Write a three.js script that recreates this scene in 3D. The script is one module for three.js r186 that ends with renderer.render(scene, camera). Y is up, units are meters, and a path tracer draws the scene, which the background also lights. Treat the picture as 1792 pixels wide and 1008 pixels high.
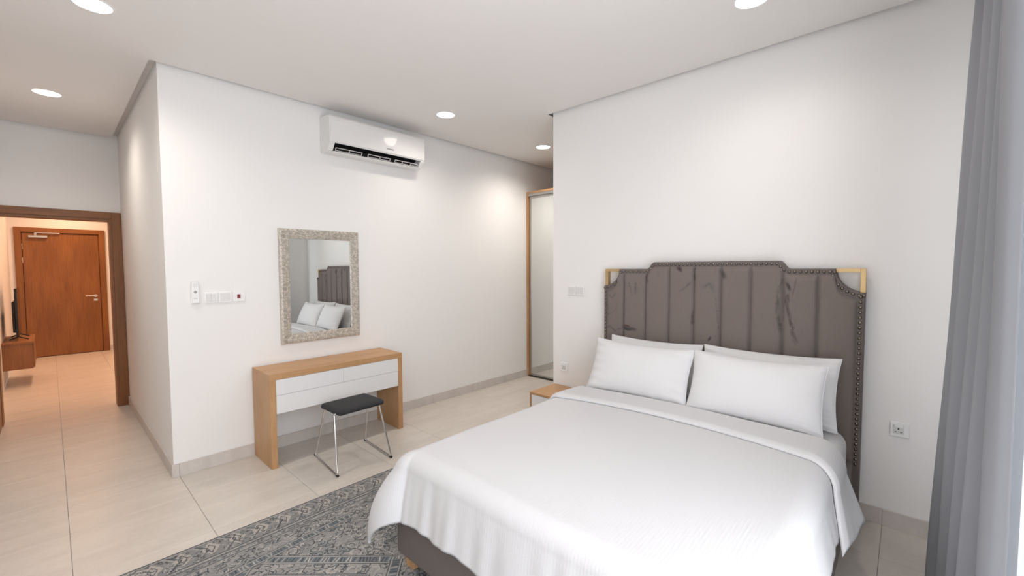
import * as THREE from 'three';
import { RoundedBoxGeometry } from 'three/addons/geometries/RoundedBoxGeometry.js';
import { mergeGeometries, mergeVertices } from 'three/addons/utils/BufferGeometryUtils.js';
import { RectAreaLightUniformsLib } from 'three/addons/lights/RectAreaLightUniformsLib.js';
RectAreaLightUniformsLib.init();

// ---------------------------------------------------------------- camera, daylight, exposure
const scene = new THREE.Scene();
const renderer = new THREE.WebGLRenderer();
renderer.toneMapping = THREE.LinearToneMapping;
renderer.toneMappingExposure = 0.95;
renderer.shadowMap.enabled = true;
const camera = new THREE.PerspectiveCamera(67.98, 1792 / 1008, 0.05, 60);
camera.position.set(-0.5731, 1.55, 3.9644);
camera.up.set(0.03824, 0.99885, -0.02877);
camera.lookAt(-0.5731 + 0.73365, 1.55 - 0.04761, 3.9644 - 0.67786);
scene.add(camera);
scene.background = new THREE.Color().setRGB(0.80, 0.88, 1.0);            // bright overcast sky outside the window
const daylight = new THREE.RectAreaLight(new THREE.Color().setRGB(0.955, 0.97, 1.0), 4.25, 2.95, 2.6);
daylight.name = 'window_daylight';
daylight.position.set(0.72, 1.38, 4.5);                                   // in the glazed opening, shining into the room (-z)
scene.add(daylight);
const SPOT = 2.9, SPOT_COLOR = new THREE.Color().setRGB(1.0, 0.905, 0.815);
const LIVING = 9.2, LIVING_COLOR = new THREE.Color().setRGB(1.0, 0.58, 0.355);

// ---------------------------------------------------------------- dimensions of the place
const H = 3.0086, GAP = 0.047, XB = 2.7625, ZB = 1.4327, ZD = -2.58, XW = 4.02, ZE = 4.43, XL = -1.04;
const TOP = 3.046;                                                         // walls run up behind the hung ceiling

// ---------------------------------------------------------------- helpers
let seed = 12345;
const rnd = () => { seed = (seed * 1664525 + 1013904223) >>> 0; return seed / 4294967296; };
const rr = (a, b) => a + (b - a) * rnd();
const hash = (x, y) => { let h = (x * 374761393 + y * 668265263) | 0; h = Math.imul(h ^ (h >>> 13), 1274126177); return ((h ^ (h >>> 16)) >>> 0) / 4294967296; };
const sm = (t) => t * t * (3 - 2 * t);
const clamp = (v, a = 0, b = 1) => Math.min(b, Math.max(a, v));
const ss = (a, b, v) => sm(clamp((v - a) / (b - a)));
function vnoise(x, y, px = 1e9, py = 1e9) {
  const xi = Math.floor(x), yi = Math.floor(y), fx = sm(x - xi), fy = sm(y - yi);
  const w = (a, p) => ((a % p) + p) % p;
  const h = (i, j) => hash(w(i, px), w(j, py));
  return (h(xi, yi) * (1 - fx) + h(xi + 1, yi) * fx) * (1 - fy) + (h(xi, yi + 1) * (1 - fx) + h(xi + 1, yi + 1) * fx) * fy;
}
const used = new Map();
function numbered(name) { const n = used.get(name) ?? 0; used.set(name, n + 1); return n ? name + '_' + String(n).padStart(3, '0') : name; }
function shadows(o) { o.castShadow = true; o.receiveShadow = true; return o; }
function thing(name, label, category, group, kind) {
  const o = new THREE.Group(); o.name = numbered(name); scene.add(o);
  o.userData = { label, category };
  if (group) o.userData.group = group;
  if (kind) o.userData.kind = kind;
  return o;
}
function part(name, geo, mat, parent, label) {
  const m = shadows(new THREE.Mesh(Array.isArray(geo) ? merge(geo) : geo, mat)); m.name = name; parent.add(m);
  if (label) m.userData.label = label;
  return m;
}
function solo(name, geo, mat, label, category, group, kind) {
  const m = part(numbered(name), geo, mat, scene, label);
  m.userData.category = category; if (group) m.userData.group = group; if (kind) m.userData.kind = kind;
  return m;
}
function merge(list) {
  const gs = list.map((g) => { const q = g.index ? g.toNonIndexed() : g; for (const k of Object.keys(q.attributes)) if (!['position', 'normal', 'uv'].includes(k)) q.deleteAttribute(k); return q; });
  return mergeGeometries(gs);
}
// uv in metres, v running along the axis "grain"
function metreUV(geo, grain = 'y', off = 0) {
  const p = geo.attributes.position, n = geo.attributes.normal, uv = new Float32Array(p.count * 2);
  const ax = 'xyz', g = ax.indexOf(grain);
  for (let i = 0; i < p.count; i++) {
    const P = [p.getX(i), p.getY(i), p.getZ(i)], N = [Math.abs(n.getX(i)), Math.abs(n.getY(i)), Math.abs(n.getZ(i))];
    let d = N[0] >= N[1] && N[0] >= N[2] ? 0 : N[1] >= N[2] ? 1 : 2;
    const rest = [0, 1, 2].filter((k) => k !== d);
    let a = rest[0], b = rest[1];
    if (a === g) [a, b] = [b, a];
    uv[2 * i] = P[a] + off + d * 0.37; uv[2 * i + 1] = P[b] + off * 1.7;
  }
  geo.setAttribute('uv', new THREE.BufferAttribute(uv, 2));
  return geo;
}
// a box given by its corners
function box(x0, x1, y0, y1, z0, z1, r = 0, grain = 'y', off = 0, seg = 2) {
  const w = x1 - x0, h = y1 - y0, d = z1 - z0;
  const g = r > 0 ? new RoundedBoxGeometry(w, h, d, seg, Math.min(r, w / 2.01, h / 2.01, d / 2.01)) : new THREE.BoxGeometry(w, h, d);
  g.translate((x0 + x1) / 2, (y0 + y1) / 2, (z0 + z1) / 2);
  return metreUV(g, grain, off);
}
// outline in (z, y), swept along x
function extrudeX(pts, x0, x1, bevel = 0, curve = 6, holes = []) {
  const s = new THREE.Shape(pts.map(([z, y]) => new THREE.Vector2(-z, y)));
  for (const h of holes) s.holes.push(new THREE.Path(h.map(([z, y]) => new THREE.Vector2(-z, y))));
  const g = new THREE.ExtrudeGeometry(s, { depth: x1 - x0 - 2 * bevel, bevelEnabled: bevel > 0, bevelSize: bevel, bevelThickness: bevel, bevelOffset: -bevel, bevelSegments: 3, curveSegments: curve });
  g.applyMatrix4(new THREE.Matrix4().makeBasis(new THREE.Vector3(0, 0, -1), new THREE.Vector3(0, 1, 0), new THREE.Vector3(1, 0, 0)).setPosition(x0 + bevel, 0, 0));
  return metreUV(g, 'y');
}
// outline in (x, z), swept up y
function extrudeY(pts, y0, y1) {
  const s = new THREE.Shape(pts.map(([x, z]) => new THREE.Vector2(x, -z)));
  const g = new THREE.ExtrudeGeometry(s, { depth: y1 - y0, bevelEnabled: false });
  g.rotateX(-Math.PI / 2); g.translate(0, y0, 0);
  return metreUV(g, 'z');
}
function tube(pts, r, seg = 40, rad = 10, tension = 0.02) {
  const c = new THREE.CatmullRomCurve3(pts.map((p) => new THREE.Vector3(...p)), false, 'catmullrom', tension);
  return new THREE.TubeGeometry(c, seg, r, rad, false);
}
// a path with rounded corners, for bent metal tube
function bent(pts, rad, n = 5) {
  const v = pts.map((p) => new THREE.Vector3(...p)), out = [v[0]];
  for (let i = 1; i < v.length - 1; i++) {
    const a = v[i - 1].clone().sub(v[i]).normalize().multiplyScalar(rad).add(v[i]), b = v[i + 1].clone().sub(v[i]).normalize().multiplyScalar(rad).add(v[i]);
    const q = new THREE.QuadraticBezierCurve3(a, v[i], b);
    for (let k = 0; k <= n; k++) out.push(q.getPoint(k / n));
  }
  out.push(v[v.length - 1]);
  const path = new THREE.CurvePath();
  for (let i = 0; i < out.length - 1; i++) path.add(new THREE.LineCurve3(out[i], out[i + 1]));
  return path;
}
function cyl(r0, r1, h, x, y, z, axis = 'y', seg = 24) {
  const g = new THREE.CylinderGeometry(r0, r1, h, seg);
  if (axis === 'x') g.rotateZ(Math.PI / 2); if (axis === 'z') g.rotateX(Math.PI / 2);
  g.translate(x, y, z); return g;
}
// grid surface from f(u, v) -> [x, y, z]
function gridGeo(nu, nv, f, fuv, closedU = false) {
  const P = [], UV = [], I = [];
  for (let j = 0; j <= nv; j++) for (let i = 0; i <= nu; i++) { P.push(...f(i / nu, j / nv)); UV.push(...(fuv ? fuv(i / nu, j / nv) : [i / nu, j / nv])); }
  for (let j = 0; j < nv; j++) for (let i = 0; i < nu; i++) { const a = j * (nu + 1) + i, b = a + 1, c = a + nu + 1, d = c + 1; I.push(a, b, d, a, d, c); }
  const g = new THREE.BufferGeometry();
  g.setAttribute('position', new THREE.Float32BufferAttribute(P, 3)); g.setAttribute('uv', new THREE.Float32BufferAttribute(UV, 2)); g.setIndex(I);
  g.computeVertexNormals();
  return g;
}
// turns an open sheet into a closed cloth of thickness t(u, v), the sheet being its outer side
function thicken(nu, nv, f, t, fuv) {
  const outer = gridGeo(nu, nv, f, fuv), p = outer.attributes.position, n = outer.attributes.normal, N = p.count;
  const P = Array.from(p.array), UV = Array.from(outer.attributes.uv.array), I = Array.from(outer.index.array);
  for (let k = 0; k < N; k++) {
    const i = k % (nu + 1), j = (k - i) / (nu + 1), th = t(i / nu, j / nv);
    P.push(p.getX(k) - n.getX(k) * th, p.getY(k) - n.getY(k) * th, p.getZ(k) - n.getZ(k) * th); UV.push(UV[2 * k], UV[2 * k + 1]);
  }
  const src = outer.index.array;
  for (let k = 0; k < src.length; k += 3) I.push(src[k] + N, src[k + 2] + N, src[k + 1] + N);
  const rim = [];
  for (let i = 0; i < nu; i++) rim.push([i, i + 1]);
  for (let j = 0; j < nv; j++) rim.push([j * (nu + 1) + nu, (j + 1) * (nu + 1) + nu]);
  for (let i = nu; i > 0; i--) rim.push([nv * (nu + 1) + i, nv * (nu + 1) + i - 1]);
  for (let j = nv; j > 0; j--) rim.push([j * (nu + 1), (j - 1) * (nu + 1)]);
  for (const [a, b] of rim) I.push(a, a + N, b, b, a + N, b + N);
  const g = new THREE.BufferGeometry();
  g.setAttribute('position', new THREE.Float32BufferAttribute(P, 3)); g.setAttribute('uv', new THREE.Float32BufferAttribute(UV, 2)); g.setIndex(I);
  g.computeVertexNormals();
  return g;
}

// ---------------------------------------------------------------- textures
function dataTex(w, h, f, srgb = true) {
  const d = new Uint8Array(w * h * 4);
  for (let y = 0; y < h; y++) for (let x = 0; x < w; x++) { const c = f(x, y), k = 4 * (y * w + x); d[k] = clamp(c[0], 0, 255); d[k + 1] = clamp(c[1], 0, 255); d[k + 2] = clamp(c[2], 0, 255); d[k + 3] = 255; }
  const t = new THREE.DataTexture(d, w, h); t.wrapS = t.wrapT = THREE.RepeatWrapping; t.magFilter = THREE.LinearFilter; t.minFilter = THREE.LinearMipmapLinearFilter; t.generateMipmaps = true;
  if (srgb) t.colorSpace = THREE.SRGBColorSpace; t.needsUpdate = true;
  return t;
}
const rep = (t, u, v) => { const c = t.clone(); c.repeat.set(u, v); c.needsUpdate = true; return c; };
function woodTex(base, dark, contrast = 1) {
  return dataTex(512, 512, (x, y) => {
    const fine = vnoise(x * 0.55, y * 0.012, 282, 6) * 0.55 + vnoise(x * 0.21 + 40, y * 0.02, 107, 10) * 0.45;
    const wide = vnoise(x / 64, y / 256, 8, 2);
    const pores = vnoise(x * 0.9, y * 0.06, 461, 31) > 0.8 ? 0.25 : 0;
    const k = clamp((fine * 0.6 + wide * 0.3 + pores) * contrast);
    return [0, 1, 2].map((i) => base[i] * (1 - k) + dark[i] * k);
  });
}
const grey = (v) => [v, v, v];
const texFine = dataTex(256, 256, (x, y) => grey(128 + 90 * (hash(x, y) - 0.5)), false);
const texWeave = dataTex(128, 128, (x, y) => grey(120 + 60 * Math.sin(x * Math.PI / 4) * Math.sin(y * Math.PI / 4) + 50 * (hash(x, y) - 0.5)), false);
const texRib = dataTex(128, 128, (x, y) => grey(128 + 55 * Math.sin(x * Math.PI / 8) * (0.6 + 0.4 * vnoise(x / 8, y / 8, 16, 16)) + 40 * (vnoise(x / 6, y / 3, 21, 42) - 0.5)), false);

// ---------------------------------------------------------------- materials
const M = {};
const std = (o) => new THREE.MeshStandardMaterial(o);
const phys = (o) => new THREE.MeshPhysicalMaterial(o);
const lin = (r, g, b) => new THREE.Color().setRGB(r, g, b);
M.paint = std({ color: lin(0.878, 0.867, 0.855), roughness: 0.85, bumpMap: rep(texFine, 6, 6), bumpScale: 0.0002 });
M.ceil = std({ color: lin(0.84, 0.815, 0.795), roughness: 0.9 });
const texTile = dataTex(512, 512, (x, y) => {
  const a = vnoise(x / 90, y / 26, 5.688888, 19.69), b = vnoise(x / 12, y / 9, 42, 56), c = hash(x, y);
  const v = (vnoise(x / 128, y / 32, 4, 16) - 0.5) * 9 + (b - 0.5) * 5 + (c - 0.5) * 6;
  return [225 + v, 217 + v, 208 + v];
});
M.tile = [0, 1, 2].map((i) => std({ color: lin(0.86 - 0.012 * i, 0.86 - 0.012 * i, 0.86 - 0.014 * i), map: rep(texTile, 1.4, 1.4), roughness: 0.33, bumpMap: rep(texFine, 4, 4), bumpScale: 0.00006 }));
M.skirt = std({ color: lin(0.84, 0.85, 0.88), map: rep(texTile, 1.4, 1.4), roughness: 0.42 });
M.grout = std({ color: lin(0.30, 0.285, 0.265), roughness: 0.9 });
const oak = woodTex([208, 165, 120], [166, 124, 82]);
M.oak = std({ map: rep(oak, 2.2, 1.1), roughness: 0.45 });
const doorWood = woodTex([164, 110, 54], [112, 66, 26], 1.1);
M.doorWood = std({ map: rep(doorWood, 2.0, 0.8), roughness: 0.45 });
M.frameWood = std({ map: rep(woodTex([156, 102, 52], [106, 64, 28], 1.1), 2.5, 0.8), roughness: 0.42 });
M.whiteLacquer = phys({ color: lin(0.83, 0.83, 0.83), roughness: 0.25, clearcoat: 0.3, clearcoatRoughness: 0.1 });
M.whitePlastic = phys({ color: lin(0.80, 0.80, 0.79), roughness: 0.3, clearcoat: 0.25, clearcoatRoughness: 0.15 });
M.plateWhite = std({ color: lin(0.88, 0.88, 0.88), roughness: 0.35 });
M.plateGrey = std({ color: lin(0.74, 0.735, 0.73), roughness: 0.4 });
M.acGloss = phys({ color: lin(0.82, 0.81, 0.80), roughness: 0.4, clearcoat: 0.5, clearcoatRoughness: 0.03 });
M.darkPlastic = std({ color: lin(0.012, 0.012, 0.012), roughness: 0.5 });
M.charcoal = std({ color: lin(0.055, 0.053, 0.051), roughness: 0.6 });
M.blackGloss = std({ color: lin(0.008, 0.008, 0.009), roughness: 0.12 });
M.redKey = std({ color: lin(0.22, 0.012, 0.015), roughness: 0.3 });
M.print = std({ color: lin(0.16, 0.16, 0.16), roughness: 0.6 });
M.printSoft = std({ color: lin(0.36, 0.36, 0.36), roughness: 0.6 });
M.chrome = std({ color: lin(0.72, 0.72, 0.72), roughness: 0.12, metalness: 1 });
M.steel = std({ color: lin(0.62, 0.60, 0.57), roughness: 0.3, metalness: 1 });
M.brass = std({ color: lin(0.56, 0.40, 0.20), roughness: 0.38, metalness: 0.75 });
M.nail = std({ color: lin(0.20, 0.17, 0.145), roughness: 0.25, metalness: 1 });
M.alu = std({ color: lin(0.50, 0.49, 0.47), roughness: 0.35, metalness: 0.9 });
M.darkAlu = std({ color: lin(0.10, 0.095, 0.09), roughness: 0.4, metalness: 0.6 });
M.mirror = std({ color: lin(0.80, 0.82, 0.81), roughness: 0.0, metalness: 1 });
M.stoolFabric = std({ color: lin(0.022, 0.023, 0.026), roughness: 0.75, bumpMap: rep(texWeave, 30, 30), bumpScale: 0.0003 });
M.linen = phys({ color: lin(0.665, 0.665, 0.68), roughness: 0.85, sheen: 0.15, sheenRoughness: 0.6, bumpMap: rep(texRib, 9, 9), bumpScale: 0.0006 });
M.pillow = phys({ color: lin(0.73, 0.73, 0.74), roughness: 0.85, sheen: 0.15, sheenRoughness: 0.6, bumpMap: rep(texWeave, 12, 12), bumpScale: 0.0002 });
M.sheet = std({ color: lin(0.71, 0.71, 0.72), roughness: 0.9, bumpMap: rep(texWeave, 12, 12), bumpScale: 0.0002 });
M.curtain = phys({ color: lin(0.30, 0.31, 0.335), roughness: 0.7, sheen: 0.3, sheenRoughness: 0.5, bumpMap: rep(texWeave, 40, 40), bumpScale: 0.0004 });
M.sheer = phys({ color: lin(0.9, 0.9, 0.9), roughness: 0.95, transmission: 0.5, thickness: 0 });
M.glass = phys({ color: lin(1, 1, 1), roughness: 0, transmission: 1, thickness: 0, ior: 1.5 });
M.winFrame = std({ color: lin(0.75, 0.75, 0.75), roughness: 0.4 });
M.lamp = std({ color: lin(0.9, 0.9, 0.9), emissive: lin(1, 0.96, 0.9), emissiveIntensity: 3.5, roughness: 0.5 });
M.lampTrim = std({ color: lin(0.85, 0.85, 0.84), roughness: 0.4 });

// velvet of the headboard, laid out in metres: brushed pile with the finger marks the photograph shows
const HB0 = 2.05, HB1 = 3.79;
{
  const W = 1024, Hh = 1024, c = document.createElement('canvas'); c.width = W; c.height = Hh;
  const g = c.getContext('2d');
  g.fillStyle = 'rgb(119,109,104)'; g.fillRect(0, 0, W, Hh);
  const X = (z) => (z - HB0) / (HB1 - HB0) * W, Y = (y) => (1.6 - y) / 1.6 * Hh;
  for (let i = 0; i < 2600; i++) {
    const x = rnd() * W, y = rnd() * Hh, l = rr(8, 50), d = rnd() < 0.5;
    g.strokeStyle = d ? 'rgba(80,74,71,0.05)' : 'rgba(140,131,126,0.05)'; g.lineWidth = rr(1, 6);
    g.beginPath(); g.moveTo(x, y); g.quadraticCurveTo(x + rr(-6, 6), y + l / 2, x + rr(-10, 10), y + l); g.stroke();
  }
  const smear = (pts, w, a) => {       // pile pushed the wrong way: many faint short strokes along a path
    for (let k = 0; k < 60; k++) {
      const q = rnd() * (pts.length - 1), i = Math.min(pts.length - 2, Math.floor(q)), f = q - i, z = pts[i][0] + (pts[i + 1][0] - pts[i][0]) * f, y = pts[i][1] + (pts[i + 1][1] - pts[i][1]) * f;
      const dz = X(pts[i + 1][0]) - X(pts[i][0]), dy = Y(pts[i + 1][1]) - Y(pts[i][1]), an = Math.atan2(dy, dz);
      g.fillStyle = `rgba(56,52,50,${a * 0.8})`; g.beginPath(); g.ellipse(X(z) + rr(-0.5, 0.5) * w, Y(y) + rr(-0.5, 0.5) * w, rr(0.8, 2.0) * w * 0.8, rr(0.15, 0.5) * w, an + rr(-0.25, 0.25), 0, 7); g.fill();
    }
  };
  smear([[3.365, 1.45], [3.345, 1.36], [3.352, 1.22], [3.368, 1.12]], 11, 0.14);
  smear([[3.40, 1.36], [3.405, 1.27], [3.43, 1.18], [3.455, 1.06]], 12, 0.15);
  smear([[3.40, 1.44], [3.415, 1.40]], 8, 0.1); smear([[3.45, 1.47], [3.43, 1.36]], 5, 0.08);
  smear([[2.255, 1.05], [2.29, 1.04], [2.345, 1.04]], 14, 0.1); smear([[2.26, 1.07], [2.30, 1.06]], 9, 0.08);
  smear([[2.29, 1.43], [2.325, 1.32]], 4, 0.12); smear([[2.355, 1.42], [2.35, 1.34]], 8, 0.05);
  smear([[2.81, 1.55], [2.815, 1.46]], 9, 0.12); smear([[2.81, 1.22], [2.80, 1.13]], 9, 0.08);
  smear([[2.965, 1.34], [2.975, 1.22], [2.985, 1.10]], 4, 0.14); smear([[2.925, 1.02], [2.935, 1.04]], 6, 0.15);
  smear([[2.11, 1.33], [2.14, 1.30], [2.17, 1.34]], 5, 0.09); smear([[2.08, 1.15], [2.13, 1.17], [2.19, 1.22]], 4, 0.09);
  smear([[2.07, 1.04], [2.12, 1.06], [2.17, 1.02], [2.23, 1.04]], 9, 0.07); smear([[2.07, 1.2], [2.09, 1.12]], 8, 0.07);
  smear([[2.70, 1.54], [2.71, 1.53]], 12, 0.08); smear([[2.44, 1.5], [2.45, 1.43]], 10, 0.08); smear([[3.0, 1.52], [3.02, 1.48]], 14, 0.05);
  smear([[2.72, 1.37], [2.76, 1.40], [2.79, 1.44]], 8, 0.05); smear([[2.88, 1.4], [2.93, 1.43], [2.95, 1.38]], 12, 0.04);
  const t = new THREE.CanvasTexture(c); t.colorSpace = THREE.SRGBColorSpace; t.wrapS = t.wrapT = THREE.RepeatWrapping;
  M.velvet = phys({ map: t, roughness: 0.8, sheen: 0.35, sheenRoughness: 0.45, sheenColor: lin(0.5, 0.48, 0.46), bumpMap: rep(texFine, 12, 12), bumpScale: 0.0003 });
}
M.velvetPlain = phys({ color: lin(0.148, 0.127, 0.119), roughness: 0.8, sheen: 0.35, sheenRoughness: 0.45, sheenColor: lin(0.5, 0.48, 0.46), bumpMap: rep(texFine, 5, 5), bumpScale: 0.0003 });

// chips of shell inlay on the frame of the wall mirror
function chipTex(col) {
  const N = 40, W = 512, cell = W / N, P = [];
  for (let j = 0; j < N; j++) for (let i = 0; i < N; i++) P.push([(i + 0.1 + 0.8 * hash(i + 91, j + 7)) * cell, (j + 0.1 + 0.8 * hash(i + 13, j + 57)) * cell, hash(i + 301, j + 11)]);
  return dataTex(W, W, (x, y) => {
    let d1 = 1e9, d2 = 1e9, v = 0; const ci = Math.floor(x / cell), cj = Math.floor(y / cell);
    for (let dj = -2; dj <= 2; dj++) for (let di = -2; di <= 2; di++) {
      const i = (ci + di + N) % N, j = (cj + dj + N) % N, p = P[j * N + i];
      let dx = Math.abs(x - p[0]), dy = Math.abs(y - p[1]); dx = Math.min(dx, W - dx); dy = Math.min(dy, W - dy);
      const d = Math.hypot(dx * (0.7 + p[2] * 0.7), dy);
      if (d < d1) { d2 = d1; d1 = d; v = p[2]; } else if (d < d2) d2 = d;
    }
    const e = clamp((d2 - d1) / 3);
    if (!col) return grey(60 + 130 * v * e + 40 * e);
    const k = 0.84 + 0.24 * v;
    return [205 * k * (0.8 + 0.2 * e), 196 * k * (0.8 + 0.2 * e), 184 * k * (0.78 + 0.22 * e)];
  }, col);
}
M.inlay = phys({ map: rep(chipTex(true), 2.2, 2.2), bumpMap: rep(chipTex(false), 2.2, 2.2), bumpScale: 0.0012, roughness: 0.34, metalness: 0.15, clearcoat: 0.3, clearcoatRoughness: 0.15 });

// printed rug pattern (flat print), 2.2 m by 3.0 m
const RUG = { x0: -0.45, x1: 1.75, z0: 1.092, z1: 4.05 };
{
  const W = 1500, Hh = 2018, S = W / (RUG.x1 - RUG.x0), c = document.createElement('canvas'); c.width = W; c.height = Hh;
  const g = c.getContext('2d'), m = (v) => v * S;
  const LIGHT = ['rgb(196,190,184)', 'rgb(184,179,174)', 'rgb(205,199,193)'], MID = ['rgb(138,141,143)', 'rgb(150,151,151)', 'rgb(126,131,134)'], DARK = ['rgb(84,90,95)', 'rgb(96,101,105)', 'rgb(72,78,84)'];
  const pick = (a) => a[Math.floor(rnd() * a.length)];
  g.fillStyle = 'rgb(160,159,157)'; g.fillRect(0, 0, W, Hh);
  for (let i = 0; i < 500; i++) { g.fillStyle = rnd() < 0.5 ? 'rgba(130,134,138,0.12)' : 'rgba(192,187,181,0.12)'; g.beginPath(); g.ellipse(rnd() * W, rnd() * Hh, m(rr(0.02, 0.12)), m(rr(0.02, 0.08)), rnd() * 3, 0, 7); g.fill(); }
  const squig = (x, y, s, col, w) => {
    g.strokeStyle = col; g.lineWidth = w; g.lineCap = 'round'; const a = rnd() * 6.28, k = rnd();
    g.beginPath();
    if (k < 0.4) g.arc(x, y, s, a, a + rr(2, 5));
    else if (k < 0.7) { g.moveTo(x - s * Math.cos(a), y - s * Math.sin(a)); g.bezierCurveTo(x + rr(-s, s), y + rr(-s, s), x + rr(-s, s), y + rr(-s, s), x + s * Math.cos(a), y + s * Math.sin(a)); }
    else { g.moveTo(x - s, y - s * 0.3); g.lineTo(x, y + s * 0.6); g.lineTo(x + s, y - s * 0.3); }
    g.stroke();
  };
  const field = (x0, x1, y0, y1, n, test) => { for (let i = 0; i < n; i++) { const x = rr(x0, x1), y = rr(y0, y1); if (test && !test(x, y)) continue; const k = rnd(); squig(m(x), m(y), m(rr(0.008, 0.024)), k < 0.5 ? pick(DARK) : k < 0.85 ? pick(LIGHT) : pick(MID), m(rr(0.003, 0.0065))); } };
  const w = RUG.x1 - RUG.x0, l = RUG.z1 - RUG.z0, B = 0.19;
  field(B, w - B, B, l - B, 11000);
  // bands of the medallions: a grey band with pale edges and dark ticks
  const band = (x0, y0, x1, y1, wd) => {
    g.lineCap = 'butt';
    g.strokeStyle = 'rgb(80,87,92)'; g.lineWidth = m(wd + 0.016); g.beginPath(); g.moveTo(m(x0), m(y0)); g.lineTo(m(x1), m(y1)); g.stroke();
    g.strokeStyle = 'rgb(186,181,176)'; g.lineWidth = m(wd + 0.006); g.stroke();
    g.strokeStyle = 'rgb(122,128,132)'; g.lineWidth = m(wd - 0.008); g.stroke();
    const L = Math.hypot(x1 - x0, y1 - y0), dx = (x1 - x0) / L, dy = (y1 - y0) / L, nx = -dy, ny = dx;
    for (let s = 0.01; s < L; s += 0.017) { const px = x0 + dx * s, py = y0 + dy * s, q = wd * 0.36, j = rr(-0.004, 0.004); g.strokeStyle = rnd() < 0.6 ? pick(DARK) : pick(LIGHT); g.lineWidth = m(rr(0.004, 0.008)); g.beginPath(); g.moveTo(m(px + nx * q + dx * j), m(py + ny * q + dy * j)); g.lineTo(m(px - nx * q - dx * j), m(py - ny * q - dy * j)); g.stroke(); }
  };
  const diamond = (cx, cy, rx, ry, wd) => { const p = [[cx, cy - ry], [cx + rx, cy], [cx, cy + ry], [cx - rx, cy]]; p.forEach((a, i) => { const b = p[(i + 1) % 4]; band(a[0], a[1], b[0], b[1], wd); }); };
  const fillDiamond = (cx, cy, rx, ry, col) => { g.fillStyle = col; g.beginPath(); g.moveTo(m(cx), m(cy - ry)); g.lineTo(m(cx + rx), m(cy)); g.lineTo(m(cx), m(cy + ry)); g.lineTo(m(cx - rx), m(cy)); g.closePath(); g.fill(); };
  for (const [cy] of [[0.93], [2.05]]) for (const cx of [0.55, 1.65]) {
    fillDiamond(cx, cy, 0.52, 0.56, 'rgba(178,173,168,0.75)'); field(cx - 0.5, cx + 0.5, cy - 0.55, cy + 0.55, 2200, (x, y) => Math.abs(x - cx) / 0.5 + Math.abs(y - cy) / 0.54 < 1);
    diamond(cx, cy, 0.52, 0.56, 0.05);
    fillDiamond(cx, cy, 0.34, 0.37, 'rgba(130,135,138,0.7)'); field(cx - 0.33, cx + 0.33, cy - 0.36, cy + 0.36, 1000, (x, y) => Math.abs(x - cx) / 0.33 + Math.abs(y - cy) / 0.36 < 1);
    diamond(cx, cy, 0.34, 0.37, 0.034);
    fillDiamond(cx, cy, 0.16, 0.18, 'rgba(190,185,179,0.8)'); field(cx - 0.15, cx + 0.15, cy - 0.17, cy + 0.17, 240, (x, y) => Math.abs(x - cx) / 0.15 + Math.abs(y - cy) / 0.17 < 1);
  }
  band(0.30, 0.42, 1.1, 0.36, 0.045); band(0.3, 2.6, 1.9, 2.6, 0.045);
  // border: guard lines, then a run of hooked diamonds and chevrons
  g.fillStyle = 'rgb(150,150,149)'; g.fillRect(0, 0, W, m(B)); g.fillRect(0, Hh - m(B), W, m(B)); g.fillRect(0, 0, m(B), Hh); g.fillRect(W - m(B), 0, m(B), Hh);
  const run = (along, len, place) => {
    for (let s = 0.05; s < len; s += 0.125) {
      const P = (u, v) => place(s + u, v);
      const poly = (pts, col, fill, wd) => { g.beginPath(); pts.forEach(([u, v], i) => { const q = P(u, v); i ? g.lineTo(m(q[0]), m(q[1])) : g.moveTo(m(q[0]), m(q[1])); }); if (fill) { g.closePath(); g.fillStyle = col; g.fill(); } else { g.strokeStyle = col; g.lineWidth = m(wd); g.lineCap = 'round'; g.stroke(); } };
      poly([[0, 0.02], [0.045, 0.09], [0, 0.16], [-0.045, 0.09]], 'rgb(194,187,180)', true);
      poly([[-0.06, 0.02], [-0.005, 0.09], [-0.06, 0.165]], pick(DARK), false, 0.007); poly([[-0.075, 0.02], [-0.022, 0.09], [-0.075, 0.165]], 'rgb(198,192,186)', false, 0.004);
      poly([[0.0, 0.05], [0.02, 0.09], [0.0, 0.13], [-0.02, 0.09], [0.0, 0.05]], pick(DARK), false, 0.005);
      for (let k = 0; k < 40; k++) { const q = P(rr(-0.065, 0.065), rr(0.018, 0.172)); squig(m(q[0]), m(q[1]), m(rr(0.004, 0.011)), rnd() < 0.6 ? pick(DARK) : pick(LIGHT), m(rr(0.003, 0.005))); }
    }
  };
  run('x', w, (s, v) => [s, v]); run('x', w, (s, v) => [s, l - v]); run('z', l, (s, v) => [v, s]); run('z', l, (s, v) => [w - v, s]);
  const rect = (o, col, wd) => { g.strokeStyle = col; g.lineWidth = m(wd); g.strokeRect(m(o), m(o), W - 2 * m(o), Hh - 2 * m(o)); };
  rect(0.005, 'rgb(98,101,103)', 0.01); rect(0.016, 'rgb(190,184,178)', 0.005); rect(0.178, 'rgb(86,92,96)', 0.007); rect(0.187, 'rgb(192,186,180)', 0.006); rect(0.225, 'rgb(92,98,102)', 0.05); rect(0.225, 'rgb(150,151,151)', 0.036); rect(0.252, 'rgb(188,183,177)', 0.005);
  for (const o of [0.225]) for (let s = o; s < Math.max(w, l); s += 0.021) { for (const [x, y] of [[s, o], [s, l - o], [o, s], [w - o, s]]) if (x < w - o + 0.01 && y < l - o + 0.01) squig(m(x), m(y), m(0.009), rnd() < 0.6 ? pick(DARK) : pick(LIGHT), m(0.005)); }
  for (let i = 0; i < 26000; i++) { g.fillStyle = rnd() < 0.5 ? 'rgba(70,74,78,0.22)' : 'rgba(208,203,198,0.22)'; g.fillRect(rnd() * W, rnd() * Hh, rr(1, 4), rr(1, 3)); }
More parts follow.
